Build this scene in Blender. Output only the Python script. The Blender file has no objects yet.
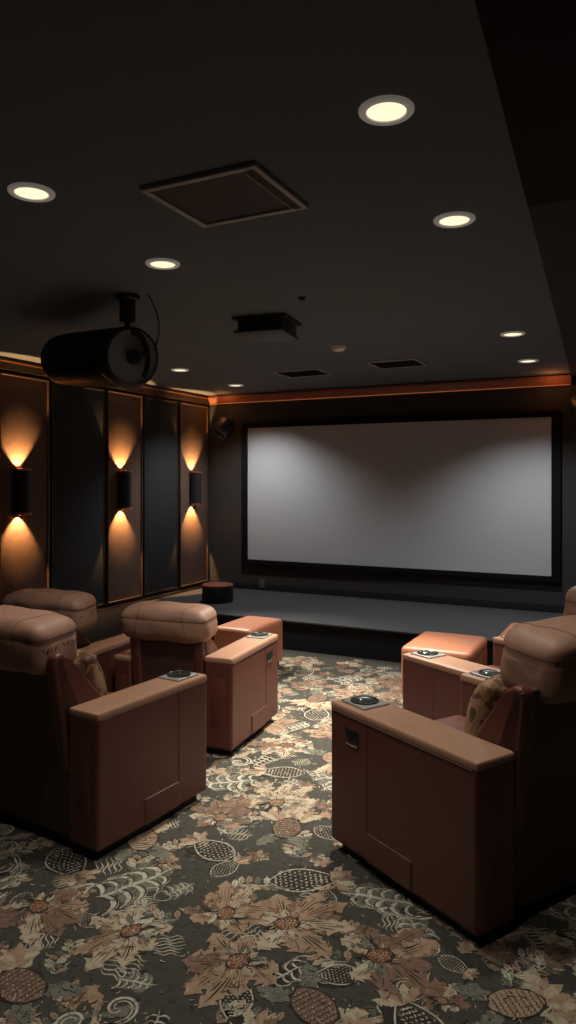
import bpy, bmesh, math, random
from mathutils import Vector, Matrix, noise as mnoise

PI = math.pi
S = bpy.context.scene
C = S.collection
R = math.radians
rng = random.Random(7)

# ------------------------------------------------------------------ materials
def new_mat(name):
    m = bpy.data.materials.new(name); m.use_nodes = True
    nt = m.node_tree
    b = nt.nodes['Principled BSDF']
    return m, nt, b

def mat(name, col, rough=0.5, metal=0.0, var=0.12, scale=18.0, bump=0.0, bscale=200.0, emit=None, estr=0.0, spec=0.5):
    """noise-varied colour, optional fine bump"""
    m, nt, b = new_mat(name)
    tc = nt.nodes.new('ShaderNodeTexCoord')
    n = nt.nodes.new('ShaderNodeTexNoise'); n.inputs['Scale'].default_value = scale; n.inputs['Detail'].default_value = 6
    nt.links.new(tc.outputs['Object'], n.inputs['Vector'])
    mx = nt.nodes.new('ShaderNodeMix'); mx.data_type = 'RGBA'
    mx.inputs[6].default_value = tuple(c * (1 - var) for c in col) + (1,)
    mx.inputs[7].default_value = tuple(min(1, c * (1 + var)) for c in col) + (1,)
    nt.links.new(n.outputs['Fac'], mx.inputs[0])
    nt.links.new(mx.outputs[2], b.inputs['Base Color'])
    b.inputs['Roughness'].default_value = rough
    b.inputs['Metallic'].default_value = metal
    b.inputs['Specular IOR Level'].default_value = spec
    if bump > 0:
        n2 = nt.nodes.new('ShaderNodeTexNoise'); n2.inputs['Scale'].default_value = bscale; n2.inputs['Detail'].default_value = 3
        nt.links.new(tc.outputs['Object'], n2.inputs['Vector'])
        bp = nt.nodes.new('ShaderNodeBump'); bp.inputs['Strength'].default_value = bump; bp.inputs['Distance'].default_value = 0.004
        nt.links.new(n2.outputs['Fac'], bp.inputs['Height'])
        nt.links.new(bp.outputs['Normal'], b.inputs['Normal'])
    if emit:
        b.inputs['Emission Color'].default_value = tuple(emit) + (1,)
        b.inputs['Emission Strength'].default_value = estr
    return m

def carpet_mat(name, col, wear, ground, wscale=170.0):
    """woven tuft: motif colour broken up by the ground colour through a fine noise"""
    m, nt, b = new_mat(name)
    tc = nt.nodes.new('ShaderNodeTexCoord')
    def nz(s, d):
        n = nt.nodes.new('ShaderNodeTexNoise'); n.inputs['Scale'].default_value = s; n.inputs['Detail'].default_value = d
        nt.links.new(tc.outputs['Object'], n.inputs['Vector']); return n
    fine = nz(wscale, 4); big = nz(9, 4)
    add = nt.nodes.new('ShaderNodeMath'); add.operation = 'MULTIPLY_ADD'
    nt.links.new(big.outputs['Fac'], add.inputs[0]); add.inputs[1].default_value = 0.45
    nt.links.new(fine.outputs['Fac'], add.inputs[2])
    rp = nt.nodes.new('ShaderNodeValToRGB')
    t = wear
    rp.color_ramp.elements[0].position = max(0, t - 0.03); rp.color_ramp.elements[0].color = (1, 1, 1, 1)
    rp.color_ramp.elements[1].position = t + 0.03; rp.color_ramp.elements[1].color = (0, 0, 0, 1)
    nt.links.new(add.outputs[0], rp.inputs['Fac'])
    var = nz(420, 2)
    mv = nt.nodes.new('ShaderNodeMix'); mv.data_type = 'RGBA'
    mv.inputs[6].default_value = tuple(c * 0.72 for c in col) + (1,)
    mv.inputs[7].default_value = tuple(c * 1.28 for c in col) + (1,)
    nt.links.new(var.outputs['Fac'], mv.inputs[0])
    mx = nt.nodes.new('ShaderNodeMix'); mx.data_type = 'RGBA'
    nt.links.new(rp.outputs['Color'], mx.inputs[0])
    mid = nz(34, 5)
    r2 = nt.nodes.new('ShaderNodeValToRGB'); r2.color_ramp.elements[0].position = .47; r2.color_ramp.elements[1].position = .60
    nt.links.new(mid.outputs['Fac'], r2.inputs['Fac'])
    m3 = nt.nodes.new('ShaderNodeMix'); m3.data_type = 'RGBA'
    nt.links.new(r2.outputs['Color'], m3.inputs[0]); nt.links.new(mv.outputs[2], m3.inputs[6])
    m3.inputs[7].default_value = tuple(.62 * c + .38 * g for c, g in zip(col, ground)) + (1,)
    nt.links.new(m3.outputs[2], mx.inputs[6])
    mx.inputs[7].default_value = tuple(ground) + (1,)
    nt.links.new(mx.outputs[2], b.inputs['Base Color'])
    b.inputs['Roughness'].default_value = 0.95
    b.inputs['Specular IOR Level'].default_value = 0.1
    bp = nt.nodes.new('ShaderNodeBump'); bp.inputs['Strength'].default_value = 0.35; bp.inputs['Distance'].default_value = 0.004
    nt.links.new(var.outputs['Fac'], bp.inputs['Height']); nt.links.new(bp.outputs['Normal'], b.inputs['Normal'])
    return m

GRD = (0.074, 0.071, 0.057)
M = {}
M['ground'] = carpet_mat('carpet_ground', GRD, 0.50, (0.045, 0.043, 0.036))
M['petal'] = carpet_mat('carpet_petal', (0.38, 0.265, 0.175), 0.54, (0.20, 0.125, 0.08))
M['petal3'] = carpet_mat('carpet_petal_dim', (0.235, 0.15, 0.105), 0.52, (0.10, 0.07, 0.05))
M['petal2'] = carpet_mat('carpet_petal_pale', (0.50, 0.41, 0.285), 0.55, (0.14, 0.115, 0.085))
M['cream'] = carpet_mat('carpet_cream', (0.56, 0.51, 0.395), 0.56, (0.12, 0.11, 0.085), 120)
M['rust'] = carpet_mat('carpet_rust', (0.22, 0.10, 0.055), 0.50, (0.10, 0.06, 0.04))
M['dark'] = carpet_mat('carpet_dark', (0.042, 0.036, 0.030), 0.35, (0.07, 0.055, 0.04))
M['sage'] = carpet_mat('carpet_sage', (0.19, 0.19, 0.145), 0.62, GRD, 110)

M['leather'] = mat('leather_brown', (0.120, 0.037, 0.026), 0.40, bump=0.12, bscale=260, var=0.10)
M['leather_lit_top'] = mat('leather_lit_tan', (0.39, 0.215, 0.135), 0.38, bump=0.10, bscale=260, var=0.10)  # same leather on the arm tops, light from above put into the colour
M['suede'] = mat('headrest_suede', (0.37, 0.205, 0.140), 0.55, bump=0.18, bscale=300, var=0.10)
M['leather_shell'] = mat('leather_back', (0.075, 0.035, 0.029), 0.5, bump=0.10, bscale=260)
M['leather_ottoman'] = mat('leather_ottoman', (0.52, 0.20, 0.105), 0.40, bump=0.10, bscale=260, var=0.08)
M['plinth'] = mat('plinth_black', (0.012, 0.011, 0.011), 0.7)
M['seam'] = mat('seam_thread', (0.085, 0.042, 0.030), 0.7)
M['black'] = mat('black_plastic', (0.018, 0.019, 0.023), 0.42)
M['blackgloss'] = mat('black_gloss', (0.010, 0.016, 0.015), 0.28)
M['cupplate'] = mat('cup_plate', (0.26, 0.25, 0.235), 0.42, metal=0.15)
M['chrome'] = mat('chrome', (0.75, 0.74, 0.72), 0.18, metal=1.0)
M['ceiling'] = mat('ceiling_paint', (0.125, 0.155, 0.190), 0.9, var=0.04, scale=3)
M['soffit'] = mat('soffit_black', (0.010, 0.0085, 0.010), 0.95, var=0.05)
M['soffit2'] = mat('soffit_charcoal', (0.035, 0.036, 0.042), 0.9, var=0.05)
M['wall'] = mat('wall_charcoal', (0.036, 0.034, 0.032), 0.88, var=0.08, scale=5, bump=0.1, bscale=90)
M['wall_l'] = mat('wall_panelled', (0.034, 0.031, 0.030), 0.8, var=0.08, scale=5)
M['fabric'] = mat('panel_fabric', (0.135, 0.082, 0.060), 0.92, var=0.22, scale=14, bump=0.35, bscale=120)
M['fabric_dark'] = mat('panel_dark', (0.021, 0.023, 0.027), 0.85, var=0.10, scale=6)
M['bronze'] = mat('bronze_trim', (0.17, 0.105, 0.075), 0.38, metal=0.55)
M['dtrim'] = mat('dark_trim', (0.055, 0.042, 0.036), 0.45, metal=0.3)
M['copper'] = mat('copper', (0.62, 0.25, 0.11), 0.3, metal=0.8)
M['cove'] = mat('cove_copper', (0.30, 0.115, 0.055), 0.45)
M['led'] = mat('led_strip', (0.4, 0.15, 0.05), 0.5, emit=(1.0, 0.30, 0.10), estr=0.22)
M['diff'] = mat('lamp_diffuser', (0.9, 0.85, 0.7), 0.5, var=0.01, emit=(1.0, 0.91, 0.60), estr=1.08)
M['lamp_glow'] = mat('sconce_glow', (0.9, 0.6, 0.3), 0.5, emit=(1.0, 0.52, 0.16), estr=2.0)
M['rim'] = mat('lamp_rim_lit', (0.75, 0.72, 0.70), 0.5, emit=(1.0, .88, .78), estr=.085)  # faint emission paints in the light the rim catches from the diffuser
M['ventframe'] = mat('vent_frame', (0.42, 0.42, 0.43), 0.5)
M['ventdark'] = mat('vent_dark', (0.016, 0.016, 0.024), 0.6)
M['endplate'] = mat('end_plate', (0.30, 0.32, 0.35), 0.5)
M['covergrey'] = mat('cover_grey', (0.045, 0.046, 0.058), 0.5)
M['greyrim'] = mat('grey_rim', (0.10, 0.095, 0.09), 0.5)
M['screen'] = mat('screen_cloth', (0.52, 0.55, 0.59), 0.95, var=0.03, scale=400, spec=0.05)
M['frame'] = mat('screen_frame', (0.008, 0.008, 0.009), 0.85, spec=0.1)
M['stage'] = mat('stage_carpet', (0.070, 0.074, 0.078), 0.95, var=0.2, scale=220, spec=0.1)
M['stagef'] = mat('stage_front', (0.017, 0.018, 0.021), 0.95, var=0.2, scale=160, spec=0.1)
M['drumtop'] = mat('drum_top', (0.25, 0.085, 0.06), 0.45)
M['detector'] = mat('detector_white', (0.85, 0.84, 0.82), 0.5)
M['white'] = mat('white_plastic', (0.45, 0.44, 0.42), 0.45)

def pillow_mat():
    m, nt, b = new_mat('pillow_brocade')
    tc = nt.nodes.new('ShaderNodeTexCoord')
    n = nt.nodes.new('ShaderNodeTexNoise'); n.inputs['Scale'].default_value = 9; n.inputs['Detail'].default_value = 3; n.inputs['Distortion'].default_value = 1.4
    nt.links.new(tc.outputs['Object'], n.inputs['Vector'])
    r = nt.nodes.new('ShaderNodeValToRGB')
    e = r.color_ramp.elements
    e[0].position = 0.42; e[0].color = (0.10, 0.05, 0.028, 1)
    e[1].position = 0.50; e[1].color = (0.40, 0.235, 0.125, 1)
    k = e.new(0.60); k.color = (0.30, 0.155, 0.075, 1)
    k = e.new(0.66); k.color = (0.16, 0.08, 0.045, 1)
    nt.links.new(n.outputs['Fac'], r.inputs['Fac']); nt.links.new(r.outputs['Color'], b.inputs['Base Color'])
    b.inputs['Roughness'].default_value = 0.6
    return m
M['brocade'] = pillow_mat()

# ------------------------------------------------------------------ helpers
def link(name, me, m, parent=None, smooth=True, wn=False, sharp=35):
    if m is not None:
        for k in (m if isinstance(m, (list, tuple)) else [m]):
            me.materials.append(M[k])
    o = bpy.data.objects.new(name, me); C.objects.link(o)
    if parent is not None: o.parent = parent
    if smooth:
        me.shade_smooth(); me.set_sharp_from_angle(angle=R(sharp))
    if wn:
        w = o.modifiers.new('wn', 'WEIGHTED_NORMAL'); w.keep_sharp = True
    return o

def obj(name, bm, m, parent=None, smooth=True, wn=False, sharp=35):
    bmesh.ops.recalc_face_normals(bm, faces=bm.faces)
    me = bpy.data.meshes.new(name); bm.to_mesh(me); bm.free()
    return link(name, me, m, parent, smooth, wn, sharp)

def tag(o, label=None, cat=None, group=None, kind=None):
    if label: o['label'] = label
    if cat: o['category'] = cat
    if group: o['group'] = group
    if kind: o['kind'] = kind
    return o

def thing(name, label, cat, loc=(0, 0, 0), rz=0.0, group=None):
    o = bpy.data.objects.new(name, None); C.objects.link(o)
    o.empty_display_size = 0.1
    o.location = loc; o.rotation_euler = (0, 0, rz)
    return tag(o, label, cat, group)

def box(bm, x0, x1, y0, y1, z0, z1, bev=0.0, seg=3, mi=0, mtx=None):
    r = bmesh.ops.create_cube(bm, size=1.0)
    vs = r['verts']
    bmesh.ops.scale(bm, vec=(x1 - x0, y1 - y0, z1 - z0), verts=vs)
    bmesh.ops.translate(bm, vec=((x0 + x1) / 2, (y0 + y1) / 2, (z0 + z1) / 2), verts=vs)
    fs = list({f for v in vs for f in v.link_faces})
    for f in fs: f.material_index = mi
    if bev > 0:
        es = list({e for v in vs for e in v.link_edges})
        rr = bmesh.ops.bevel(bm, geom=es, offset=bev, segments=seg, profile=0.5, affect='EDGES')
        vs = list({v for f in rr['faces'] for v in f.verts} | {v for v in vs if v.is_valid})
    if mtx is not None: bmesh.ops.transform(bm, matrix=mtx, verts=vs)
    return vs

def lathe(bm, prof, n=40, mtx=None, mi=0, caps=True):
    """profile of (radius, z) turned round z"""
    rings = []
    for r, z in prof:
        rings.append([bm.verts.new((r * math.cos(2 * PI * i / n), r * math.sin(2 * PI * i / n), z)) for i in range(n)])
    fs = []
    for a, b in zip(rings[:-1], rings[1:]):
        for i in range(n):
            j = (i + 1) % n
            fs.append(bm.faces.new((a[i], a[j], b[j], b[i])))
    if caps:
        fs.append(bm.faces.new(rings[0][::-1])); fs.append(bm.faces.new(rings[-1]))
    for f in fs: f.material_index = mi
    vs = [v for r in rings for v in r]
    if mtx is not None: bmesh.ops.transform(bm, matrix=mtx, verts=vs)
    return vs

def tube(bm, pts, rad, n=8, mi=0):
    pts = [Vector(p) for p in pts]
    rings = []
    for i, p in enumerate(pts):
        t = (pts[min(i + 1, len(pts) - 1)] - pts[max(i - 1, 0)]).normalized()
        up = Vector((0, 0, 1)) if abs(t.z) < 0.9 else Vector((1, 0, 0))
        a = t.cross(up).normalized(); b = t.cross(a).normalized()
        rr = rad(i / (len(pts) - 1)) if callable(rad) else rad
        rings.append([bm.verts.new(p + a * rr * math.cos(2 * PI * k / n) + b * rr * math.sin(2 * PI * k / n)) for k in range(n)])
    for r0, r1 in zip(rings[:-1], rings[1:]):
        for k in range(n):
            f = bm.faces.new((r0[k], r0[(k + 1) % n], r1[(k + 1) % n], r1[k])); f.material_index = mi
    bm.faces.new(rings[0][::-1]).material_index = mi; bm.faces.new(rings[-1]).material_index = mi

def prism_x(bm, prof, x0, x1, bev=0.0, seg=3):
    """(y,z) outline extruded along x"""
    a = [bm.verts.new((x0, y, z)) for y, z in prof]
    b = [bm.verts.new((x1, y, z)) for y, z in prof]
    n = len(prof); fs = [bm.faces.new(a), bm.faces.new(b[::-1])]
    for i in range(n):
        fs.append(bm.faces.new((a[i], a[(i + 1) % n], b[(i + 1) % n], b[i])))
    if bev > 0:
        es = list({e for f in fs for e in f.edges})
        bmesh.ops.bevel(bm, geom=es, offset=bev, segments=seg, profile=0.5, affect='EDGES')

def cushion(w, d, h, r, puff=(0.0, 0.0, 0.0), step=0.014, seams=(), wrinkle=0.0, seed=0.0, mtx=None, warp=None):
    """puffed rounded box centred at the origin; seams are (axis, position, depth, width)"""
    H = (w / 2, d / 2, h / 2)
    bm = bmesh.new()
    cnt = [max(6, int(2 * k / step)) for k in H]
    for ax in range(3):
        u, v = (ax + 1) % 3, (ax + 2) % 3
        for sgn in (-1, 1):
            grid = []
            for i in range(cnt[u] + 1):
                row = []
                for j in range(cnt[v] + 1):
                    p = [0, 0, 0]; p[ax] = sgn
                    p[u] = -1 + 2 * i / cnt[u]; p[v] = -1 + 2 * j / cnt[v]
                    q = [max(-(H[k] - r), min(H[k] - r, p[k] * H[k])) for k in range(3)]
                    dv = Vector([p[k] * H[k] - q[k] for k in range(3)])
                    if dv.length > 0: dv = dv.normalized() * r
                    P = Vector(q) + dv
                    for k in range(3):
                        a, b = (k + 1) % 3, (k + 2) % 3
                        fa = 1 - (P[a] / H[a]) ** 2; fb = 1 - (P[b] / H[b]) ** 2
                        P[k] += puff[k] * (P[k] / H[k]) * max(0, fa) ** 0.7 * max(0, fb) ** 0.7
                    row.append(bm.verts.new(P))
                grid.append(row)
            for i in range(cnt[u]):
                for j in range(cnt[v]):
                    f = (grid[i][j], grid[i + 1][j], grid[i + 1][j + 1], grid[i][j + 1])
                    bm.faces.new(f if sgn > 0 else f[::-1])
    bmesh.ops.remove_doubles(bm, verts=bm.verts, dist=1e-5)
    bm.normal_update()
    mv = []
    for vtx in bm.verts:
        off = 0.0
        for (axis, pos, dep, wid) in seams:
            off -= dep * math.exp(-((vtx.co[axis] - pos) / wid) ** 2)
        if wrinkle:
            off += wrinkle * (mnoise.noise(Vector((vtx.co.x * 9 + seed, vtx.co.y * 14, vtx.co.z * 14))))
        mv.append((vtx, vtx.normal * off))
    for vtx, o in mv: vtx.co += o
    if warp:
        for vtx in bm.verts: vtx.co = warp(vtx.co)
    if mtx is not None: bmesh.ops.transform(bm, matrix=mtx, verts=bm.verts)
    return bm

def T(x, y, z): return Matrix.Translation((x, y, z))
def RX(a): return Matrix.Rotation(a, 4, 'X')
def RY(a): return Matrix.Rotation(a, 4, 'Y')
def RZ(a): return Matrix.Rotation(a, 4, 'Z')

def seam_loops(src, planes, rad):
    """thin stitched lines where planes cut the cushion skin"""
    out = bmesh.new()
    for co_, no_ in planes:
        b = src.copy()
        g = bmesh.ops.bisect_plane(b, geom=b.verts[:] + b.edges[:] + b.faces[:], plane_co=co_, plane_no=no_, dist=1e-6)['geom_cut']
        for e in g:
            if isinstance(e, bmesh.types.BMEdge) and e.calc_length() > 1e-4:
                p, q = e.verts[0].co.copy(), e.verts[1].co.copy(); d = (q - p) * .15
                tube(out, [p - d, q + d], rad, 5)
        b.free()
    return out

# ------------------------------------------------------------------ room
XL, XR, YB, YF, ZC = -4.88, 2.3, 7.58, -1.6, 2.64

def struct(name, bm, m, **k):
    o = obj(name, bm, m, **k); o['kind'] = 'structure'; return o

def slab(name, dims, m):
    bm = bmesh.new(); box(bm, *dims); return struct(name, bm, m, smooth=False)

slab('ceiling', (XL - .1, XR + .1, YF - .1, YB + .1, ZC, ZC + .1), 'ceiling')
slab('wall_left', (XL - .12, XL, YF, YB, 0, ZC), 'wall_l')
slab('wall_back', (XL - .12, XR + .12, YB, YB + .12, 0, ZC), 'wall')
slab('wall_right', (XR, XR + .12, YF, YB, 0, ZC), 'wall_l')
slab('wall_front', (XL - .12, XR + .12, YF - .12, YF, 0, ZC), 'wall_l')

# ---- patterned carpet floor: one mesh, motifs inlaid as thin layers
FM = ['ground', 'petal', 'petal2', 'cream', 'rust', 'dark', 'sage', 'petal3']
fv, ff, fm = [], [], []
def poly(pts, mi, z):
    b = len(fv); z += (len(ff) % 41) * 4e-6
    fv.extend((x, y, z) for x, y in pts)
    ff.append(tuple(range(b, b + len(pts)))); fm.append(mi)

def leaf(cx, cy, ang, L, W, mi, z, bend=0.0, lobes=0, depth=0.35, n=18, peak=0.55):
    lft, rgt = [], []
    for i in range(n + 1):
        t = i / n
        w = W * (math.sin(PI * t ** (math.log(0.5) / math.log(peak)))) ** 0.8 if 0 < t < 1 else 0.0
        if lobes: w *= 1 - depth * abs(((t * lobes) % 1.0))
        a = ang + bend * t
        px = cx + L * t * math.cos(ang + bend * t * 0.5); py = cy + L * t * math.sin(ang + bend * t * 0.5)
        nx, ny = -math.sin(a), math.cos(a)
        j = 1 + rng.uniform(-.22, .22)
        lft.append((px + nx * w * j, py + ny * w * j)); rgt.append((px - nx * w / j, py - ny * w / j))
    poly(rgt + lft[::-1][1:-1], mi, z)

def stroke(pts, w, mi, z, taper=True):
    n = len(pts); l, r = [], []
    for i, (x, y) in enumerate(pts):
        x1, y1 = pts[min(i + 1, n - 1)]; x0, y0 = pts[max(i - 1, 0)]
        d = math.hypot(x1 - x0, y1 - y0) or 1
        nx, ny = -(y1 - y0) / d, (x1 - x0) / d
        t = i / (n - 1)
        ww = w * (math.sin(PI * min(1, max(0, t * 0.94 + 0.03))) ** 0.6 if taper else 1)
        l.append((x + nx * ww, y + ny * ww)); r.append((x - nx * ww, y - ny * ww))
    # quads, so tight spirals stay clean
    for i in range(n - 1):
        poly([r[i], r[i + 1], l[i + 1], l[i]], mi, z)

def arc(cx, cy, r0, r1, a0, a1, n=12):
    return [(cx + (r0 + (r1 - r0) * i / n) * math.cos(a0 + (a1 - a0) * i / n), cy + (r0 + (r1 - r0) * i / n) * math.sin(a0 + (a1 - a0) * i / n)) for i in range(n + 1)]

def disc(cx, cy, rx, ry, rot, mi, z, n=16, jit=0.0):
    pts = []
    for i in range(n):
        a = 2 * PI * i / n; k = 1 + rng.uniform(-jit, jit)
        x, y = rx * k * math.cos(a), ry * k * math.sin(a)
        pts.append((cx + x * math.cos(rot) - y * math.sin(rot), cy + x * math.sin(rot) + y * math.cos(rot)))
    poly(pts, mi, z)

LZ = 0.00020
def rag(cx, cy, s, rot, n, lo, hi, mi, z, jag=.10, sq=1.0, sh=0.0, sub=15):
    """ragged many-lobed outline"""
    pts = []; N = n * sub
    amp = [rng.uniform(.82, 1.18) for _ in range(n)]
    for i in range(N):
        a = 2 * PI * i / N
        k = int((a * n / (2 * PI)) + .5) % n
        e = abs(math.cos(a * n / 2)) ** .7
        saw = ((i * 3 // 2) % 3) / 2.0
        rr = s * (lo + (hi - lo) * e * amp[k] - jag * saw * e + rng.uniform(-.025, .025))
        x, y = rr * math.cos(a), rr * math.sin(a) * sq
        x += sh * y
        pts.append((cx + x * math.cos(rot) - y * math.sin(rot), cy + x * math.sin(rot) + y * math.cos(rot)))
    poly(pts, mi, z)

def bloom(cx, cy, s, rot, z):
    """large open flower: toothed leafy petals fanned from an off-centre seeded heart"""
    n = rng.choice((7, 8, 9)); sq = rng.uniform(.72, .95)
    tone = rng.choice((1, 1, 2, 7))
    hx, hy = cx - .28 * s * math.cos(rot), cy - .28 * s * math.sin(rot)
    rag(cx, cy, s * .80, rot, n, .45, .95, 7, z, .16, sq)
    for k in range(n):
        u = (k / (n - 1) - .5) * 2
        a = rot + u * 2.25 + rng.uniform(-.12, .12)
        L = s * (1.28 - .50 * abs(u)) * rng.uniform(.85, 1.12); b = rng.uniform(-.5, .5)
        leaf(hx, hy, a, L, s * rng.uniform(.21, .29), tone if k % 3 else rng.choice((1, 2, 7)), z + LZ * (1 + k % 2), bend=b, lobes=rng.choice((4, 5, 6)), depth=.55, n=26, peak=.64)
        # midrib and side hatching
        for q in range(-2, 3):
            r0 = L * rng.uniform(.30, .45); r1 = L * (.88 - .14 * abs(q)) * rng.uniform(.85, 1.05)
            aa = a + q * .10
            stroke([(hx + (r0 + (r1 - r0) * t / 5) * math.cos(aa + b * .5 * (r0 + (r1 - r0) * t / 5) / L), hy + (r0 + (r1 - r0) * t / 5) * math.sin(aa + b * .5 * (r0 + (r1 - r0) * t / 5) / L)) for t in range(6)],
                   s * rng.uniform(.008, .020), rng.choice((5, 4, 7, 0)), z + 3 * LZ)
    for k in range(9):
        a = rot + PI + (k - 4) * .36
        leaf(hx, hy, a, s * rng.uniform(.42, .62), s * .085, rng.choice((3, 2, 6, 5)), z + 4 * LZ, bend=rng.uniform(-.6, .6), lobes=3, depth=.4, n=14)
    for k in range(16):
        a = 2 * PI * k / 16
        stroke([(hx + s * (.20 + .05 * t) * math.cos(a + .06 * t), hy + s * (.20 + .05 * t) * math.sin(a + .06 * t)) for t in range(4)], s * .013, 5 if k % 2 else 2, z + 5 * LZ)
    disc(hx, hy, s * .25, s * .20, rot, 5, z + 6 * LZ, 20, .14)
    disc(hx, hy, s * .21, s * .165, rot, 4, z + 7 * LZ, 20, .10)
    for k in range(26):
        rr = s * .18 * math.sqrt((k + .5) / 26); a = k * 2.39996
        disc(hx + rr * math.cos(a), hy + rr * math.sin(a) * .85, s * .022, s * .013, a, 2 if k % 3 else 3, z + 7.5 * LZ, 6)

def thistle(cx, cy, s, rot, z):
    """oval scaled body with a leafy crown and stalk leaves"""
    dx, dy = math.cos(rot), math.sin(rot)
    for k in range(7):
        a = rot + (k - 3) * .33
        leaf(cx + dx * s * .2, cy + dy * s * .2, a, s * rng.uniform(.75, 1.0), s * .15, 1 if k % 2 else 2, z, lobes=3, depth=.4)
    for k in (-1, 1):
        leaf(cx - dx * s * .3, cy - dy * s * .3, rot + k * 2.0, s * .8, s * .2, 6, z, bend=k * .9, lobes=4)
    disc(cx, cy, s * .50, s * .35, rot, 5, z + LZ, 24, .08)
    disc(cx, cy, s * .46, s * .31, rot, rng.choice((1, 7, 4)), z + 2 * LZ, 24, .05)
    for row in range(9):
        t = -.38 + .095 * row
        ww = .29 * math.sqrt(max(0, 1 - (t / .46) ** 2))
        m_ = 7
        for q in range(m_):
            v = -ww + 2 * ww * (q + (.5 if row % 2 else .1)) / m_
            x, y = s * t, s * v
            px, py = cx + x * dx - y * dy, cy + x * dy + y * dx
            stroke(arc(px, py, s * .038, s * .036, rot - 1.5 + rng.uniform(-.2, .2), rot + 1.5, 5), s * .010, 5, z + 3 * LZ)
            if (row + q) % 2: disc(px, py, s * .018, s * .012, rot, 2 if q % 2 else 3, z + 4 * LZ, 6, .2)

def acanthus(cx, cy, s, rot, z):
    """pale brushed fan of short curling strokes"""
    rag(cx, cy, s * .8, rot, 6, .5, .9, rng.choice((6, 6, 5)), z, .12, .72)
    n = 5
    for side in (-1, 1):
        for k in range(n):
            t = k / n
            bx, by = cx + (t - .5) * s * 1.3 * math.cos(rot), cy + (t - .5) * s * 1.3 * math.sin(rot)
            a = rot + side * (1.0 - .35 * t)
            c = rng.uniform(.6, 2.2)
            pts = []
            for i in range(9):
                u = i / 8
                aa = a + side * c * u * u
                pts.append((bx + s * .62 * (1 - .4 * t) * u * math.cos(aa), by + s * .62 * (1 - .4 * t) * u * math.sin(aa)))
            stroke(pts, s * rng.uniform(.022, .05), 3, z + LZ)
            stroke([(p[0] + s * .05 * math.cos(a), p[1] + s * .06 * math.sin(a + 1)) for p in pts[2:]], s * .014, 3, z + LZ)
            stroke([(p[0] + s * .07 * math.cos(rot), p[1] + s * .07 * math.sin(rot)) for p in pts[1:]], s * .014, 5, z + 2 * LZ)
    stroke([(cx + (u / 8 - .5) * s * 1.5 * math.cos(rot + .1 * math.sin(u)), cy + (u / 8 - .5) * s * 1.5 * math.sin(rot + .1 * math.sin(u))) for u in range(9)], s * .035, 3, z + 2 * LZ)

def paisley(cx, cy, s, rot, z):
    """pale bud filled with rows of fine hatching"""
    c, d = math.cos(rot), math.sin(rot)
    leaf(cx - s * .6 * c, cy - s * .6 * d, rot, s * 1.5, s * .42, 5, z, bend=.5, n=22, peak=.4)
    for row in range(11):
        t = -.48 + .1 * row
        ww = .36 * math.sin(PI * min(1, max(0, (t + .62) / 1.3)) ** .8)
        for q in range(6):
            v = -ww + 2 * ww * (q + .5 * (row % 2) + .2) / 6
            x, y = s * t, s * v
            L = s * .075
            a = rot + .7 * (1 if q % 2 else -1) + rng.uniform(-.3, .3)
            px, py = cx + x * c - y * d, cy + x * d + y * c
            stroke([(px + L * (u / 3 - .5) * math.cos(a + .3 * u), py + L * (u / 3 - .5) * math.sin(a + .3 * u)) for u in range(4)], s * .017, 3 if (row + q) % 3 else 2, z + LZ)
    for k in (-1, 1):
        pts = []
        for u in range(15):
            t = u / 14; w_ = k * s * .40 * math.sin(PI * t ** .8)
            x = s * (-.62 + 1.45 * t)
            pts.append((cx + x * c - w_ * d, cy + x * d + w_ * c))
        stroke(pts, s * .020, 3, z + 2 * LZ)
    for k in range(5):
        leaf(cx + s * .6 * c, cy + s * .6 * d, rot + (k - 2) * .5, s * .55, s * .11, (1, 2, 7)[k % 3], z + 3 * LZ, lobes=3, depth=.5)

def scroll(cx, cy, s, rot, z):
    for k in (0, 1):
        d = 1 if k == 0 else -1
        x, y = cx + d * s * .35 * math.cos(rot), cy + d * s * .35 * math.sin(rot)
        stroke(arc(x, y, s * .42, s * .05, rot + PI * (1 - k), rot + PI * (1 - k) + d * 8.2, 30), s * .026, 3, z)
        stroke(arc(x, y, s * .36, s * .02, rot + PI * (1 - k) + .2, rot + PI * (1 - k) + d * 6.6, 24), s * .012, 3, z)
        stroke(arc(x, y, s * .34, s * .10, rot + PI * (1 - k) + .4, rot + PI * (1 - k) + d * 5.2, 20), s * .016, 2, z)
    for k in range(4):
        leaf(cx, cy, rot + 1.2 + k * 1.55, s * .7, s * .13, 6 if k % 2 else 1, z - LZ, bend=.8, lobes=4)

def sprig(cx, cy, s, rot, z):
    pts = [(cx + s * (t / 8 - .5) * 1.6 * math.cos(rot) - s * .18 * math.sin(t * .8) * math.sin(rot), cy + s * (t / 8 - .5) * 1.6 * math.sin(rot) + s * .18 * math.sin(t * .8) * math.cos(rot)) for t in range(9)]
    stroke(pts, s * .022, 2, z + LZ)
    for i, (x, y) in enumerate(pts[:-1]):
        for side in (-1, 1):
            leaf(x, y, rot + side * .9, s * .42, s * .10, (1, 6, 3, 2)[(i + (side > 0)) % 4], z, bend=side * .3, lobes=3)
            stroke([(x + s * .36 * u / 4 * math.cos(rot + side * 1.0), y + s * .36 * u / 4 * math.sin(rot + side * 1.0)) for u in range(5)], s * .008, 5, z + 2 * LZ)

def squiggle(cx, cy, s, rot, z):
    """fine wavy lines like hatching"""
    for k in range(7):
        o = (k - 3) * s * .13
        L = s * (1 - .08 * abs(k - 3))
        pts = [(cx + (u / 10 - .5) * L * math.cos(rot) - (o + s * .05 * math.sin(u * 1.1 + k)) * math.sin(rot),
                cy + (u / 10 - .5) * L * math.sin(rot) + (o + s * .05 * math.sin(u * 1.1 + k)) * math.cos(rot)) for u in range(11)]
        stroke(pts, s * .022, 3 if k % 2 else 2, z)

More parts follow.
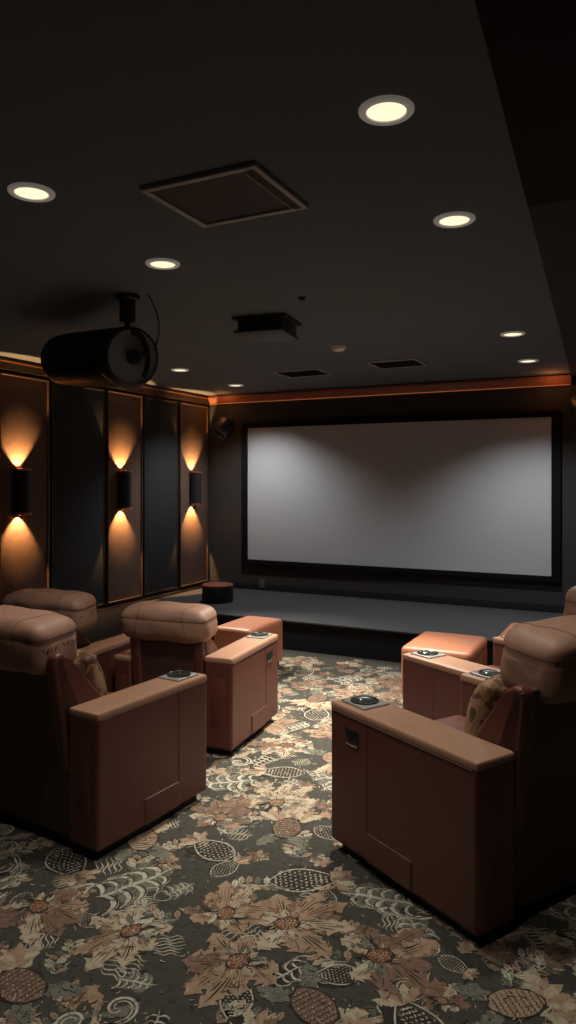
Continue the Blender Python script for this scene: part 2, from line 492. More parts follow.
poly([(XL, YF), (XR, YF), (XR, YB), (XL, YB)], 0, 0.0)
cell = 0.36
mot = 0
for iy in range(-1, 18):
    for ix in range(-14, 6):
        x = (ix + .5 * (iy % 2)) * cell + rng.uniform(-.05, .05)
        y = iy * cell * .86 + rng.uniform(-.05, .05) + .45
        if not (XL + .3 < x < XR - .3 and YF + .3 < y < 6.2): 
            continue
        mot += 1
        zz = 0.0016
        rot = rng.uniform(0, 2 * PI)
        kind = (ix * 2 + iy * 3) % 7
        if kind in (0, 3, 5): bloom(x, y, cell * rng.uniform(.46, .58), rot, zz)
        elif kind == 6: paisley(x, y, cell * rng.uniform(.48, .60), rot, zz)
        elif kind == 4 and rng.random() < .5: paisley(x, y, cell * .5, rot, zz)
        elif kind == 1: acanthus(x, y, cell * rng.uniform(.52, .66), rot, zz)
        elif kind == 2: thistle(x, y, cell * rng.uniform(.50, .62), rot, zz)
        else: scroll(x, y, cell * rng.uniform(.50, .62), rot, zz)
        # brushed flecks over the motif
        th = rng.uniform(0, 6.28)
        for k in range(64):
            qx, qy = x + rng.gauss(0, .13) * cell * 2.2, y + rng.gauss(0, .13) * cell * 2.2
            a = th + 2.2 * mnoise.noise(Vector((qx * 5, qy * 5, 3.3))) + rng.uniform(-.3, .3)
            L = rng.uniform(.010, .034); c = rng.uniform(-1.2, 1.2)
            stroke([(qx + L * (u / 3) * math.cos(a + c * u / 3), qy + L * (u / 3) * math.sin(a + c * u / 3)) for u in range(4)],
                   rng.uniform(.0010, .0026), rng.choice((5, 5, 3, 2, 4, 0, 7)), zz + 8 * LZ)
        # fillers between the large motifs, on a lower level
        z2 = 0.0003
        for dx_, dy_ in ((.5, .12), (0.05, .47), (.3, -.3)):
            q = rng.random(); fx, fy = x + dx_ * cell, y + dy_ * cell
            fs = cell * rng.uniform(.28, .44)
            if q < .28: sprig(fx, fy, fs, rng.uniform(0, 6.28), z2)
            elif q < .42: squiggle(fx, fy, fs, rng.uniform(0, 6.28), z2)
            elif q < .60: paisley(fx, fy, fs * .8, rng.uniform(0, 6.28), z2)
            elif q < .80: acanthus(fx, fy, fs * .8, rng.uniform(0, 6.28), z2)
            else: bloom(fx, fy, fs * .55, rng.uniform(0, 6.28), z2)
me = bpy.data.meshes.new('floor')
me.from_pydata(fv, [], ff)
me.polygons.foreach_set('material_index', fm)
fl = link('floor', me, FM, smooth=False); fl['kind'] = 'structure'
# all motif faces look up
flip = [p.index for p in me.polygons if p.normal.z < 0]
bm = bmesh.new(); bm.from_mesh(me); bm.faces.ensure_lookup_table()
bmesh.ops.reverse_faces(bm, faces=[bm.faces[i] for i in flip]); bm.to_mesh(me); bm.free()
# ---- soffit over the near and far right of the ceiling
def soffit(name, y0, y1, z0, m):
    def ex(y): return -0.24 - 0.0541 * y
    bm = bmesh.new()
    p = [(ex(y0), y0), (XR, y0), (XR, y1), (ex(y1), y1)]
    a = [bm.verts.new((x, y, z0)) for x, y in p]; b = [bm.verts.new((x, y, ZC - .0005)) for x, y in p]
    bm.faces.new(a); bm.faces.new(b)
    for i in range(4): bm.faces.new((a[i], a[(i + 1) % 4], b[(i + 1) % 4], b[i]))
    return struct(name, bm, m, smooth=False)
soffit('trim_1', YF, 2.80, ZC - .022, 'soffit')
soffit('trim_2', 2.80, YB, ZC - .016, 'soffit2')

# ---- cove along the back wall, cornice along the left wall
bm = bmesh.new()
prism_x(bm, [(YB, 2.535), (YB - .035, 2.535), (YB - .05, 2.55), (YB - .085, 2.60), (YB - .085, 2.625), (YB, 2.625)], XL + .06, -0.645)
struct('trim_3', bm, 'cove', smooth=False)
bm = bmesh.new(); box(bm, XL + .06, -0.66, YB - .048, YB - .036, 2.531, 2.538, 0.002)
struct('trim_4', bm, 'led', smooth=False)
bm = bmesh.new(); box(bm, XL, XL + .05, YF, YB, 2.535, 2.60); box(bm, XL, XL + .035, YF, YB, 2.60, ZC)
struct('trim_5', bm, 'dtrim', smooth=False)
bm = bmesh.new(); box(bm, XL, XL + .058, YF, YB, 2.597, 2.609, .003)
struct('trim_6', bm, 'copper', smooth=False)
# baseboards
bm = bmesh.new(); box(bm, XL, XL + .02, YF, YB, 0, .30, .004)
struct('baseboard_left', bm, 'wall_l')
bm = bmesh.new(); box(bm, XL, XL + .026, YF, YB, .296, .312, .003)
struct('trim_7', bm, 'bronze')
bm = bmesh.new(); box(bm, XL, XR, YB - .015, YB, 0.27, .36, .004)
struct('baseboard_back', bm, 'soffit')

# ---- stage
st = thing('stage', 'low dark carpeted stage across the room below the screen', 'stage', (-1.3, 6.8, 0))
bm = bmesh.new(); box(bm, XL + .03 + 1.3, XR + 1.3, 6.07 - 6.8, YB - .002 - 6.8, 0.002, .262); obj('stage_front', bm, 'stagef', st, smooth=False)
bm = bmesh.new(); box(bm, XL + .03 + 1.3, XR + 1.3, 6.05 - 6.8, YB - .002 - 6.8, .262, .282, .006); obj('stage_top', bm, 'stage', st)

# ------------------------------------------------------------------ wall panels and sconces
def panel(y0, y1, z0, z1, framed, label, group):
    yc = (y0 + y1) / 2; h = (y1 - y0) / 2
    t = thing('acoustic_panel', label, 'wall panel', (XL, yc, z0), 0, group)
    t['kind'] = 'thing'
    bm = bmesh.new(); box(bm, 0.001, .022, -h + .012, h - .012, .012, z1 - z0 - .012, .004)
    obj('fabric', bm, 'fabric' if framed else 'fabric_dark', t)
    bm = bmesh.new(); w = .013 if framed else .014; d = .038 if framed else .026; H = z1 - z0
    box(bm, .001, d, -h, -h + w, 0, H, .004); box(bm, .001, d, h - w, h, 0, H, .004)
    box(bm, .001, d, -h + w, h - w, 0, w, .004); box(bm, .001, d, -h + w, h - w, H - w, H, .004)
    obj('frame', bm, 'bronze' if framed else 'dtrim', t)
    return t
g1, g2 = 'bronze framed brown panels behind the sconces', 'plain dark panels between the sconces'
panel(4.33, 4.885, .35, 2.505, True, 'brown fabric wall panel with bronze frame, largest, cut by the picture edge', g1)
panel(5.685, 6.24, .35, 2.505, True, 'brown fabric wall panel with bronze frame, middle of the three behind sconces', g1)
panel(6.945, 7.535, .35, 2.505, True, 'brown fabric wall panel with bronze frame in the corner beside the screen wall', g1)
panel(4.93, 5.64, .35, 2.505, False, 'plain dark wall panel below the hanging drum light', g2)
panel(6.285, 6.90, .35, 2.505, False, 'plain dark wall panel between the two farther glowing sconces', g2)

def sconce(y, label):
    r = .062
    t = thing('wall_sconce', label, 'wall lamp', (XL + .023, y, 1.5), 0, 'black cylinder sconces lit up and down')
    ax = r + .008
    bm = bmesh.new(); lathe(bm, [(r, -.195), (r, .195)], 40, T(ax, 0, 0), caps=False); lathe(bm, [(r - .004, .195), (r - .004, -.195)], 40, T(ax, 0, 0), caps=False)
    lathe(bm, [(r, .195), (r - .004, .195)], 40, T(ax, 0, 0), caps=False); lathe(bm, [(r - .004, -.195), (r, -.195)], 40, T(ax, 0, 0), caps=False)
    obj('body', bm, 'black', t)
    for s in (1, -1):
        bm = bmesh.new(); z0 = .178 * s
        prof = [(r + .001, z0), (r + .006, z0 + .004 * s), (r + .006, z0 + .020 * s), (r - .006, z0 + .022 * s), (r - .006, z0 + .0 * s)]
        lathe(bm, prof, 40, T(ax, 0, 0), caps=False); obj('rim', bm, 'copper', t)
        bm = bmesh.new(); lathe(bm, [(.0005, .085 * s), (r - .007, .085 * s), (r - .007, .090 * s), (.0005, .090 * s)], 32, T(ax, 0, 0), caps=False)
        obj('lamp', bm, 'lamp_glow', t)
    bm = bmesh.new(); box(bm, .0, .03, -.03, .03, -.10, .10, .006); obj('wall_bracket', bm, 'black', t)
    for s in (1, -1):
        l = bpy.data.lights.new('sconce_spot', 'SPOT'); l.energy = 125; l.color = (1.0, .50, .175)
        l.spot_size = R(77); l.spot_blend = 0.12; l.shadow_soft_size = .012
        o = bpy.data.objects.new('sconce_spot', l); C.objects.link(o)
        o.location = (XL + .023 + .064, y, 1.5 + .115 * s)
        dirv = Vector((-0.52, 0, s)).normalized()
        o.rotation_euler = dirv.to_track_quat('-Z', 'Y').to_euler()
sconce(4.525, 'black cylinder wall sconce nearest the picture edge, glowing up and down')
sconce(5.885, 'middle of the three black cylinder wall sconces, on the middle framed panel')
sconce(7.18, 'black cylinder wall sconce nearest the screen, on the corner panel')

# ------------------------------------------------------------------ projection screen
t = thing('projection_screen', 'wide pale grey projection screen in a thick black frame', 'screen', (-2.555, YB, .60))
x0, x1, z0, z1 = -4.37, -0.74, .585, 2.285
ix0, ix1, iz0, iz1 = -4.29, -0.83, .645, 2.225
bm = bmesh.new()
cx = -2.555
box(bm, x0 - cx, ix0 - cx, -.05, -.001, z0 - .6, z1 - .6, .004); box(bm, ix1 - cx, x1 - cx, -.05, -.001, z0 - .6, z1 - .6, .004)
box(bm, ix0 - cx, ix1 - cx, -.05, -.001, z0 - .6, iz0 - .6, .004); box(bm, ix0 - cx, ix1 - cx, -.05, -.001, iz1 - .6, z1 - .6, .004)
obj('frame', bm, 'frame', t)
bm = bmesh.new(); box(bm, ix0 - .01 - cx, ix1 + .01 - cx, -.030, -.002, iz0 - .61, iz1 - .59); obj('screen_surface', bm, 'screen', t, smooth=False)

# ------------------------------------------------------------------ small wall speakers
def spk(x, z, aim, label):
    t = thing('wall_speaker', label, 'speaker', (x, YB, z), 0, 'black speakers angled down beside the screen')
    bm = bmesh.new(); box(bm, -.05, .05, -.02, -.001, -.02, .12, .006); tube(bm, [(0, -.01, .06), (0, -.08, .05), (0, -.12, .0)], .016)
    obj('wall_bracket', bm, 'black', t)
    d = Vector(aim).normalized(); q = d.to_track_quat('Z', 'Y').to_matrix().to_4x4()
    mt = T(0, -.135, -.02) @ q
    bm = bmesh.new(); lathe(bm, [(.0005, -.11), (.085, -.11), (.105, -.08), (.11, .07), (.105, .085), (.0005, .085)], 32, mt, caps=False)
    obj('cabinet', bm, 'black', t)
    bm = bmesh.new(); lathe(bm, [(.085, .085), (.09, .094), (.102, .094), (.106, .085)], 32, mt, caps=False); obj('rim', bm, 'greyrim', t)
    bm = bmesh.new(); lathe(bm, [(.0005, .086), (.04, .088), (.084, .088), (.084, .084)], 32, mt, caps=False); obj('grille', bm, 'blackgloss', t)
spk(-4.57, 2.25, (-.35, -.55, -.75), 'small black speaker on the wall between corner sconce and screen')
spk(-0.55, 2.31, (.35, -.55, -.75), 'small black speaker on the wall past the far upper screen corner')

bm = bmesh.new(); box(bm, -.035, .035, -.010, -.001, -.05, .05, .004)
o = obj('wall_outlet', bm, 'greyrim'); o.location = (-4.10, YB - .0155, .36)
tag(o, 'small pale wall outlet beside the round black drum on the stage', 'outlet')

# ------------------------------------------------------------------ drum on the stage
t = thing('subwoofer', 'short round black drum with brown top on the stage in the corner', 'subwoofer', (-4.16, 6.66, .282))
bm = bmesh.new(); lathe(bm, [(.0005, .0), (.165, .0), (.17, .008), (.17, .165), (.165, .172), (.0005, .172)], 48, caps=False); obj('body', bm, 'black', t)
bm = bmesh.new(); lathe(bm, [(.0005, .171), (.168, .171), (.173, .178), (.168, .186), (.15, .190), (.0005, .191)], 48, caps=False); obj('top', bm, 'drumtop', t)

# ------------------------------------------------------------------ downlights
def downlight(x, y, r, label, watts, size=118, blend=.75, tilt=(0, 0, -1), col=(1.0, .94, .85)):
    t = thing('downlight', label, 'ceiling light', (x, y, ZC), 0, 'round recessed ceiling downlights')
    bm = bmesh.new(); lathe(bm, [(r * .70, -.004), (r * .74, -.010), (r * .95, -.010), (r, -.006), (r, -.0005)], 48, caps=False); obj('rim', bm, 'rim', t)
    bm = bmesh.new(); lathe(bm, [(.0005, -.006), (r * .72, -.006), (r * .72, -.001), (.0005, -.001)], 40, caps=False); obj('diffuser', bm, 'diff', t)
    l = bpy.data.lights.new('downlight_spot', 'SPOT'); l.energy = watts; l.color = col
    l.spot_size = R(size); l.spot_blend = blend; l.shadow_soft_size = .05
    o = bpy.data.objects.new('downlight_spot', l); C.objects.link(o); o.location = (x, y, ZC - .03)
    o.rotation_euler = Vector(tilt).normalized().to_track_quat('-Z', 'Y').to_euler()
downlight(-0.65, 1.93, .078, 'largest round downlight with silver rim, at the top of the picture', 18)
downlight(-0.68, 2.86, .082, 'round downlight with silver rim, second along the dark ceiling edge', 46, size=104)
downlight(-0.84, 5.28, .086, 'bright downlight third along the dark ceiling edge, before the last one', 85, col=(1.0, .96, .90))
downlight(-0.91, 6.53, .086, 'small bright downlight nearest the screen beside the dark ceiling edge', 84, size=125, blend=.7, col=(1.0, .985, .97))
downlight(-1.98, 1.91, .082, 'round downlight with silver rim, cut close to the picture edge', 22)
downlight(-2.07, 2.82, .082, 'round downlight just above the hanging black drum light', 62, size=108)
downlight(-3.92, 5.61, .086, 'small bright downlight just past the end of the hanging drum light', 330, size=64, blend=1.0, tilt=(.42, -.16, -1))
downlight(-4.01, 6.79, .086, 'small bright downlight over the stage corner with the round drum', 74, size=125, blend=.7, col=(1.0, .985, .97))

# ------------------------------------------------------------------ ceiling vents, detector, sensor
def slatvent(x0, x1, y0, y1, label, n=9):
    cx, cy = (x0 + x1) / 2, (y0 + y1) / 2; a, b = (x1 - x0) / 2, (y1 - y0) / 2
    t = thing('ceiling_vent', label, 'vent', (cx, cy, ZC), 0, 'small dark ceiling vents')
    bm = bmesh.new(); w = .022
    box(bm, -a, -a + w, -b, b, -.012, -.0005, .002); box(bm, a - w, a, -b, b, -.012, -.0005, .002)
    box(bm, -a + w, a - w, -b, -b + w, -.012, -.0005, .002); box(bm, -a + w, a - w, b - w, b, -.012, -.0005, .002)
    obj('frame', bm, 'ventframe', t, smooth=False)
    bm = bmesh.new(); box(bm, -a + w, a - w, -b + w, b - w, -.003, -.0005); obj('backing', bm, 'ventdark', t, smooth=False)
    bm = bmesh.new()
    for i in range(n):
        yy = -b + w + (2 * b - 2 * w) * (i + .5) / n
        box(bm, -a + w, a - w, -.012, .012, -.0015, .0015, mtx=T(0, yy, -.008) @ RX(.5))
    obj('slats', bm, 'ventdark', t, smooth=False)
slatvent(-3.20, -2.73, 6.10, 6.50, 'smaller dark slatted ceiling vent beyond the box projector')
slatvent(-2.20, -1.75, 5.97, 6.36, 'dark slatted ceiling vent beyond the smoke detector, nearer the dark ceiling edge')

t = thing('air_conditioner_vent', 'large square ceiling cassette vent with grey frame and dark panel', 'vent', (-1.37, 2.255, ZC), 0)
bm = bmesh.new(); a, b, w = .235, .208, .026
box(bm, -a, -a + w, -b, b, -.018, -.0005, .004); box(bm, a - w - .02, a, -b, b, -.018, -.0005, .004)
box(bm, -a + w, a - w - .02, -b, -b + w, -.018, -.0005, .004); box(bm, -a + w, a - w - .02, b - w, b, -.018, -.0005, .004)
obj('frame', bm, 'ventframe', t)
bm = bmesh.new(); box(bm, -a + w, a - w - .02, -b + w, b - w, -.010, -.0005); obj('panel', bm, 'ventdark', t, smooth=False)
bm = bmesh.new(); box(bm, a - .045, a - .020, -b + .02, b - .02, -.0185, -.015); obj('slot', bm, 'plinth', t, smooth=False)
bm = bmesh.new(); box(bm, a - .056, a - .052, -b + .03, b - .03, -.022, -.017); obj('flap', bm, 'ventframe', t, smooth=False)

bm = bmesh.new(); lathe(bm, [(.0005, -.036), (.035, -.034), (.052, -.022), (.058, -.001), (.0005, -.001)], 32, caps=False)
o = obj('smoke_detector', bm, 'detector'); o.location = (-2.14, 5.20, ZC); tag(o, 'small white round smoke detector on the ceiling before the slatted vents', 'smoke detector')
bm = bmesh.new(); lathe(bm, [(.0005, -.022), (.012, -.020), (.022, -.006), (.024, -.001), (.0005, -.001)], 24, caps=False)
o = obj('ceiling_sensor', bm, 'black'); o.location = (-1.75, 3.70, ZC); tag(o, 'tiny dark round sensor on the ceiling near the box projector', 'sensor')

# ------------------------------------------------------------------ box projector on the ceiling
t = thing('ceiling_projector', 'flat square black projector mounted tight under the ceiling', 'projector', (-2.20, 4.13, ZC), R(8)); t.scale = (.82, .82, .85)
bm = bmesh.new(); box(bm, -.22, .22, -.20, .20, -.022, -.0005, .006); obj('mounting_plate', bm, 'soffit2', t)
bm = bmesh.new(); box(bm, -.175, .185, -.20, .19, -.115, -.022, .012); obj('body', bm, 'black', t)
bm = bmesh.new(); box(bm, -.195, .20, -.225, .20, -.130, -.110, .006); obj('bottom_cover', bm, 'covergrey', t)
bm = bmesh.new(); lathe(bm, [(.0005, 0), (.036, 0), (.04, .02), (.03, .022), (.0005, .012)], 24, T(.05, .19, -.065) @ RX(-PI / 2), caps=False); obj('lens', bm, 'blackgloss', t)

# ------------------------------------------------------------------ hanging drum light
ax = Vector((-.916, .40, .11)).normalized()
near = Vector((-2.555, 3.205, 2.285))
t = thing('hanging_drum_light', 'big black horizontal drum light hung from the ceiling on a short mount', 'spotlight', (near.x, near.y, ZC))
L0 = Vector((0, 0, near.z - ZC))
q = ax.to_track_quat('Z', 'Y').to_matrix().to_4x4()
mt = T(*L0) @ q
bm = bmesh.new(); lathe(bm, [(.150, .0), (.164, .006), (.170, .02), (.170, .10), (.1685, .104), (.170, .108), (.168, .84), (.163, .94), (.147, .975), (.10, .99), (.0005, .992)], 56, mt, caps=False)
obj('drum_body', bm, 'black', t)
bm = bmesh.new(); lathe(bm, [(.0005, .004), (.06, .004), (.062, .009), (.150, .009), (.152, .001)], 56, mt, caps=False); obj('end_plate', bm, 'endplate', t)
bm = bmesh.new(); lathe(bm, [(.0005, -.05), (.018, -.05), (.022, -.046), (.022, -.02), (.042, -.016), (.042, .006), (.0005, .006)], 28, mt, caps=False); obj('knob', bm, 'black', t)
# curved yoke across the end plate up to the mount
bm = bmesh.new()
pts = []
for i in range(15):
    a = R(100) - R(150) * i / 14
    rr = .135 + .05 * math.sin(PI * i / 14) * 0
    pts.append(mt @ Vector((0, 0, -.018)) + (Vector((0, 0, 1)) * math.sin(a) * rr + Vector((.40, .916, 0)) * math.cos(a) * rr * .62))
tube(bm, pts, .015); 
tube(bm, [mt @ Vector((0, 0, -.035)), mt @ Vector((0, 0, -.035)) + Vector((.4, .916, 0)) * .07 + Vector((0, 0, .03))], .014)
obj('yoke', bm, 'black', t)
mx_, my_ = -.055, .02
bm = bmesh.new(); lathe(bm, [(.0005, -.001), (.070, -.001), (.070, -.022), (.050, -.030), (.0005, -.030)], 32, T(mx_, my_, 0), caps=False)
lathe(bm, [(.045, -.028), (.045, -.145), (.040, -.150), (.0005, -.150)], 32, T(mx_, my_, 0), caps=False)
lathe(bm, [(.016, -.148), (.016, -.205)], 20, T(mx_, my_, 0), caps=False); obj('ceiling_mount', bm, 'black', t)
bm = bmesh.new(); p0 = Vector((.06, .06, -.001)); p3 = mt @ Vector((0, 0, -.02)) + Vector((.05, .11, .05))
tube(bm, [p0.lerp(p3, i / 10) + Vector((.03, .03, 0)) * math.sin(PI * i / 10) for i in range(11)], .004, 6); obj('cable', bm, 'black', t)

# ------------------------------------------------------------------ ottomans
def ottoman(x0, x1, y0, y1, h, label):
    t = thing('ottoman', label, 'ottoman', ((x0 + x1) / 2, (y0 + y1) / 2, 0), 0, 'orange brown leather ottomans before the stage')
    w, d = x1 - x0, y1 - y0
    obj('cushion', cushion(w, d, h - .05, .035, (.004, .004, .012), .02, seams=((2, (h - .05) / 2 - .075, .004, .006),), mtx=T(0, 0, .05 + (h - .05) / 2)), 'leather_ottoman', t)
    bm = bmesh.new(); box(bm, -w / 2 + .03, w / 2 - .03, -d / 2 + .03, d / 2 - .03, .002, .06); obj('base', bm, 'plinth', t, smooth=False)
ottoman(-3.14, -2.78, 4.95, 5.52, .41, 'orange leather ottoman before the stage just past the recliner beside the aisle')
ottoman(-1.57, -1.07, 4.97, 5.58, .41, 'wide orange leather ottoman before the stage, whole top in view above an armrest')
ottoman(-0.965, -.45, 5.38, 5.92, .47, 'orange leather ottoman mostly hidden behind the big near recliner headrest')

# ------------------------------------------------------------------ recliners
def recliner(label, fl_pt, ang, outer, L, wi, wl, wr, ha, hs, hh0, hh1, hw, lean, hal=None, hr_d=.27, hdx=0.0, lever=True):
    """fl_pt: floor point under the front outer corner of one arm ('outer' = +1 right arm, -1 left arm);
       ang: turn from +Y; wi inner width, wl / wr arm widths, ha arm height, hs shell height, hh0..hh1 headrest"""
    hal = hal or ha
    f = Vector((-math.sin(ang), math.cos(ang))); r = Vector((f.y, -f.x))
    half = wi / 2 + (wr if outer > 0 else wl)
    c = Vector(fl_pt) - r * half * outer
    t = thing('recliner_chair', label, 'armchair', (c.x, c.y, 0), ang, 'brown leather home cinema recliners')
    for s in (-1, 1):
        w = wr if s > 0 else wl; h = ha if s > 0 else hal
        xi, xo = s * wi / 2, s * (wi / 2 + w); a, b = min(xi, xo), max(xi, xo)
        bm = bmesh.new()
        yS = -L * .30
        box(bm, a, b, -L, 0, .04, h - .018, .018, 4)
        arm = obj('armrest', bm, 'leather', t, wn=True)
        # lower pocket panel on the outer side, slightly proud
        bm = bmesh.new()
        px0, px1 = (xo - .02 * s, xo + .006 * s)
        box(bm, min(px0, px1), max(px0, px1), -L * .62, yS + .004, .045, .165, .010, 3)
        obj('side_panel', bm, 'leather', arm, wn=True)
        # top pad with a welt
        pad = obj('arm_pad', cushion(w + .001, L + .001, .040, .014, (0, 0, .004), .02, mtx=T((a + b) / 2, -L / 2, h - .020)), 'leather_lit_top', arm)
        bm = bmesh.new()
        zz = h - .034
        e = .0035
        loop = [(a - e + .012, 0.0015 - .0), (b + e - .012, 0.0015)]
        for xx in (a - .001, b + .001):
            tube(bm, [(xx, -L + .02, zz), (xx, -.02, zz)], .0032, 6)
        tube(bm, [(a + .015, .0008, zz), (b - .015, .0008, zz)], .0032, 6)
        obj('piping', bm, 'seam', pad)
        bm = bmesh.new()
        for xx in (a, b): tube(bm, [(xx, yS, .06), (xx, yS, h - .04)], .0022, 6)
        obj('stitching', bm, 'seam', arm)
        # cup holder in the front of the pad
        cyy = -.115; cxm = (a + b) / 2
        bm = bmesh.new(); box(bm, cxm - w * .36, cxm + w * .36, cyy - .085, cyy + .075, h - .004, h + .0105, .012, 4)
        cp = obj('cup_holder', bm, 'cupplate', t, wn=True)
        bm = bmesh.new()
        rr = min(.056, w * .30)
        lathe(bm, [(.0005, .0105), (rr * .5, .011), (rr * .93, .0122), (rr, .0150), (rr * 1.09, .0150), (rr * 1.11, .0102)], 36, T(cxm, cyy, h), caps=False)
        obj('cup_well', bm, 'blackgloss', cp)
        bm = bmesh.new(); lathe(bm, [(.0005, .0155), (.008, .015), (.012, .0125)], 14, T(cxm - .012, cyy + .012, h), caps=False); obj('button', bm, 'chrome', cp)
        if lever and s == (1 if outer > 0 else -1):
            # recline lever in a recessed dark plate
            bm = bmesh.new(); g0, g1_ = (xo - .01 * s, xo + .0025 * s)
            yy = -.155
            box(bm, min(g0, g1_), max(g0, g1_), yy - .045, yy + .045, h - .155, h - .085, .004, 2)
            hd = obj('recline_handle', bm, 'blackgloss', t)
            bm = bmesh.new(); g0, g1_ = (xo - .002 * s, xo + .007 * s)
            box(bm, min(g0, g1_), max(g0, g1_), yy - .036, yy + .034, h - .150, h - .138, .003, 2); obj('lever', bm, 'chrome', hd)
        # rear pocket strip
        bm = bmesh.new(); box(bm, a + w * .25, b - w * .25, -L - .0015, -L + .01, h * .3, h - .12, .003, 2); obj('rear_inset', bm, 'leather', arm)
    g = .004
    # back shell: raked slab plus side wings
    bm = bmesh.new()
    yr = -L + .02
    prof = [(yr, .05), (yr, ha * .75), (yr - lean * .7, hs - .03), (yr - lean, hs), (yr - lean + .05, hs + .005), (yr + .10, ha * .8), (yr + .13, .30), (yr + .13, .05)]
    prism_x(bm, prof, -wi / 2 + g, wi / 2 - g, .012, 3)
    obj('back_shell', bm, 'leather_shell', t, wn=True)
    for s in (-1, 1):
        bm = bmesh.new(); x1_ = s * (wi / 2 - g); x0_ = s * (wi / 2 - .07)
        prof = [(yr - .004, .32), (yr - lean - .004, hs - .03), (yr - lean + .01, hs + .014), (yr - lean + .055, hs + .018), (yr - lean + .095, hs - .025), (yr + .17, ha + .02), (yr + .27, ha * .6), (yr + .2, .32)]
        prism_x(bm, prof, min(x0_, x1_), max(x0_, x1_), .020, 4)
        obj('side_wing', bm, 'leather', t, wn=True)
    # back cushion, seat, footrest, base
    bh = ha + .05 - ha * .62
    obj('back_cushion', cushion(wi - .15, .10, bh, .045, (.0, .02, .01), .02, wrinkle=.004, seed=ang, mtx=T(0, yr + .145 - lean * .3, ha * .62 + bh / 2 - .02) @ RX(.16)), 'leather', t)
    obj('seat', cushion(wi - 2 * g, L - .20, .15, .045, (0, .01, .02), .02, mtx=T(0, -(L - .20) / 2 - .0, ha * .70 - .075)), 'leather', t)
    bm = bmesh.new(); box(bm, -wi / 2 + g, wi / 2 - g, -.09, -.012, .06, ha * .70 - .12, .018, 3); obj('footrest', bm, 'leather', t, wn=True)
    bm = bmesh.new(); hx = wi / 2
    box(bm, -hx - wl + .03, hx + wr - .03, -L + .05, -.05, .0022, .055); obj('base', bm, 'plinth', t, smooth=False)
    # headrest: puffy cushion with a seamed top band and gathered end gussets
    hz = hh1 - hh0
    def warp(p):
        # pinch the upper end corners a little and sag the middle of the top edge
        k = abs(p.x) / (hw / 2)
        return Vector((p.x, p.y, p.z - .018 * max(0, k - .6) ** 1.5 * 4 * (1 if p.z > 0 else -.6)))
    hm = T(hdx, yr - lean + .075, (hh0 + hh1) / 2) @ RX(.10)
    bm = cushion(hw, hr_d, hz, min(.050, hz * .32), (.006, .018, .010), .0125, seams=((2, hz * .20, .005, .008),),
                 wrinkle=.006, seed=ang * 7 + hs, warp=warp, mtx=hm)
    R3 = hm.to_3x3()
    pl = [(hm @ Vector((0, 0, hz * .20)), R3 @ Vector((0, 0, 1)))]
    for k in (-1, 1):
        pl.append((hm @ Vector((k * (hw / 2 - .095), 0, hz * .2)), R3 @ Vector((k * 1, -.38, .22)).normalized()))
    sb = seam_loops(bm, pl, .0016)
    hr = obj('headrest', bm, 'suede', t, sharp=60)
    obj('stitching', sb, 'seam', hr, smooth=False)
    return t, c, f, r

A = recliner('brown recliner nearest of the three facing the screen, brocade pillow on its seat', (-1.97, 3.06), R(-5.5), +1, .735, .60, .18, .18, .625, .845, .765, .995, .56, .09, hdx=-.035, hr_d=.23, lever=False)
B = recliner('brown recliner beside the aisle with its whole back in view, orange ottoman just past it', (-2.19, 4.27), R(5.5), +1, .725, .50, .12, .18, .575, .675, .645, .845, .58, .03, hal=.53, hr_d=.20, hdx=-.02)
Cc = recliner('partly hidden recliner nearest the sconce wall, only headrest and one armrest showing', (-3.02, 4.04), R(5.0), +1, .74, .50, .16, .13, .575, .70, .675, .905, .60, .03, hr_d=.20, hdx=.03, lever=False)
D = recliner('dark recliner turned across the aisle with brocade pillow, largest armrest in view', (-1.23, 2.89), R(59.7), -1, .835, .60, .20, .20, .64, .85, .79, 1.04, .50, .05, hr_d=.25, hdx=.05)
Ee = recliner('recliner beyond the dark sideways one, only long armrest and sliver of headrest showing', (-1.29, 4.11), R(60.5), -1, .86, .60, .20, .20, .575, .85, .80, 1.04, .46, .18, hr_d=.21, hdx=.07, lever=False)

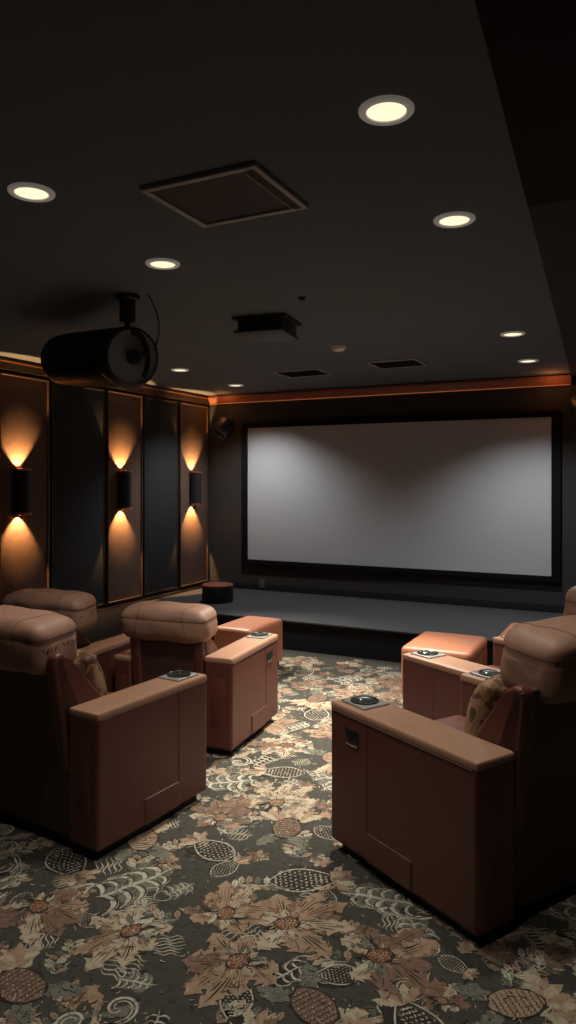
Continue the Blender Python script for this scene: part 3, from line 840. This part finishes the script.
# ------------------------------------------------------------------ throw pillows
def pillow(chair, lx, ly, lz, tilt, turn, label, size=.36):
    t, c, f, r = chair
    def warp(p):
        k = max(0, 1 - (p.x / (size / 2)) ** 2) * max(0, 1 - (p.z / (size / 2)) ** 2)
        return Vector((p.x * (1 - .05 * (1 - (p.z / (size / 2)) ** 2)), p.y * (.25 + .95 * k ** .5), p.z * (1 - .05 * (1 - (p.x / (size / 2)) ** 2))))
    bm = cushion(size, .13, size, .03, (0, .02, 0), .015, warp=warp)
    o = obj('throw_pillow', bm, 'brocade', sharp=70)
    p = c + r * lx + f * ly
    o.location = (p.x, p.y, lz)
    o.rotation_euler = (Matrix.Rotation(t.rotation_euler.z, 3, 'Z') @ Matrix.Rotation(turn, 3, 'Z') @ Matrix.Rotation(tilt, 3, 'X')).to_euler()
    tag(o, label, 'pillow', 'brown brocade throw pillows')
pillow(A, .04, -.43, .62, R(16), R(-15), 'brown brocade throw pillow in the nearest recliner facing the screen', .34)
pillow(D, -.02, -.505, .645, R(16), R(12), 'brown brocade throw pillow in the dark recliner turned across the aisle', .32)

# ------------------------------------------------------------------ extra light
def spot(name, loc, aim, watts, size, blend, col, soft=.15):
    l = bpy.data.lights.new(name, 'SPOT'); l.energy = watts; l.color = col; l.spot_size = R(size); l.spot_blend = blend; l.shadow_soft_size = soft
    o = bpy.data.objects.new(name, l); C.objects.link(o); o.location = loc
    o.rotation_euler = (Vector(aim) - Vector(loc)).to_track_quat('-Z', 'Y').to_euler()
def point(name, loc, watts, col, soft=.05):
    l = bpy.data.lights.new(name, 'POINT'); l.energy = watts; l.color = col; l.shadow_soft_size = soft
    o = bpy.data.objects.new(name, l); C.objects.link(o); o.location = loc
# added fill spot without a fixture, brightens the aisle carpet
spot('aisle_fill_spot', (-1.80, 4.9, 2.58), (-1.72, 4.15, 0), 640, 70, 1.0, (1.0, .94, .83), .12)
# LED glow at both ends of the cove
point('cove_glow_right', (-0.80, YB - .22, 2.54), .8, (1.0, .34, .10))
point('cove_glow_left', (-4.55, YB - .22, 2.54), .8, (1.0, .36, .12))

w = bpy.data.worlds.new('world'); S.world = w; w.use_nodes = True
w.node_tree.nodes['Background'].inputs['Color'].default_value = (.5, .55, .65, 1)
w.node_tree.nodes['Background'].inputs['Strength'].default_value = 0.02

# ------------------------------------------------------------------ camera
cam = bpy.data.cameras.new('camera'); co = bpy.data.objects.new('camera', cam); C.objects.link(co)
cam.sensor_fit = 'VERTICAL'; cam.sensor_height = 36; cam.lens = 719 / 1024 * 36
cam.shift_y = -32 / 1024
cam.clip_start = .02
co.location = (0, 0, 1.6); co.rotation_euler = (R(90), 0, R(26.4))
S.camera = co
S.view_settings.view_transform = 'Standard'
S.view_settings.look = 'None'
S.view_settings.exposure = 0.0
S.cycles.use_denoising = True
S.cycles.max_bounces = 6
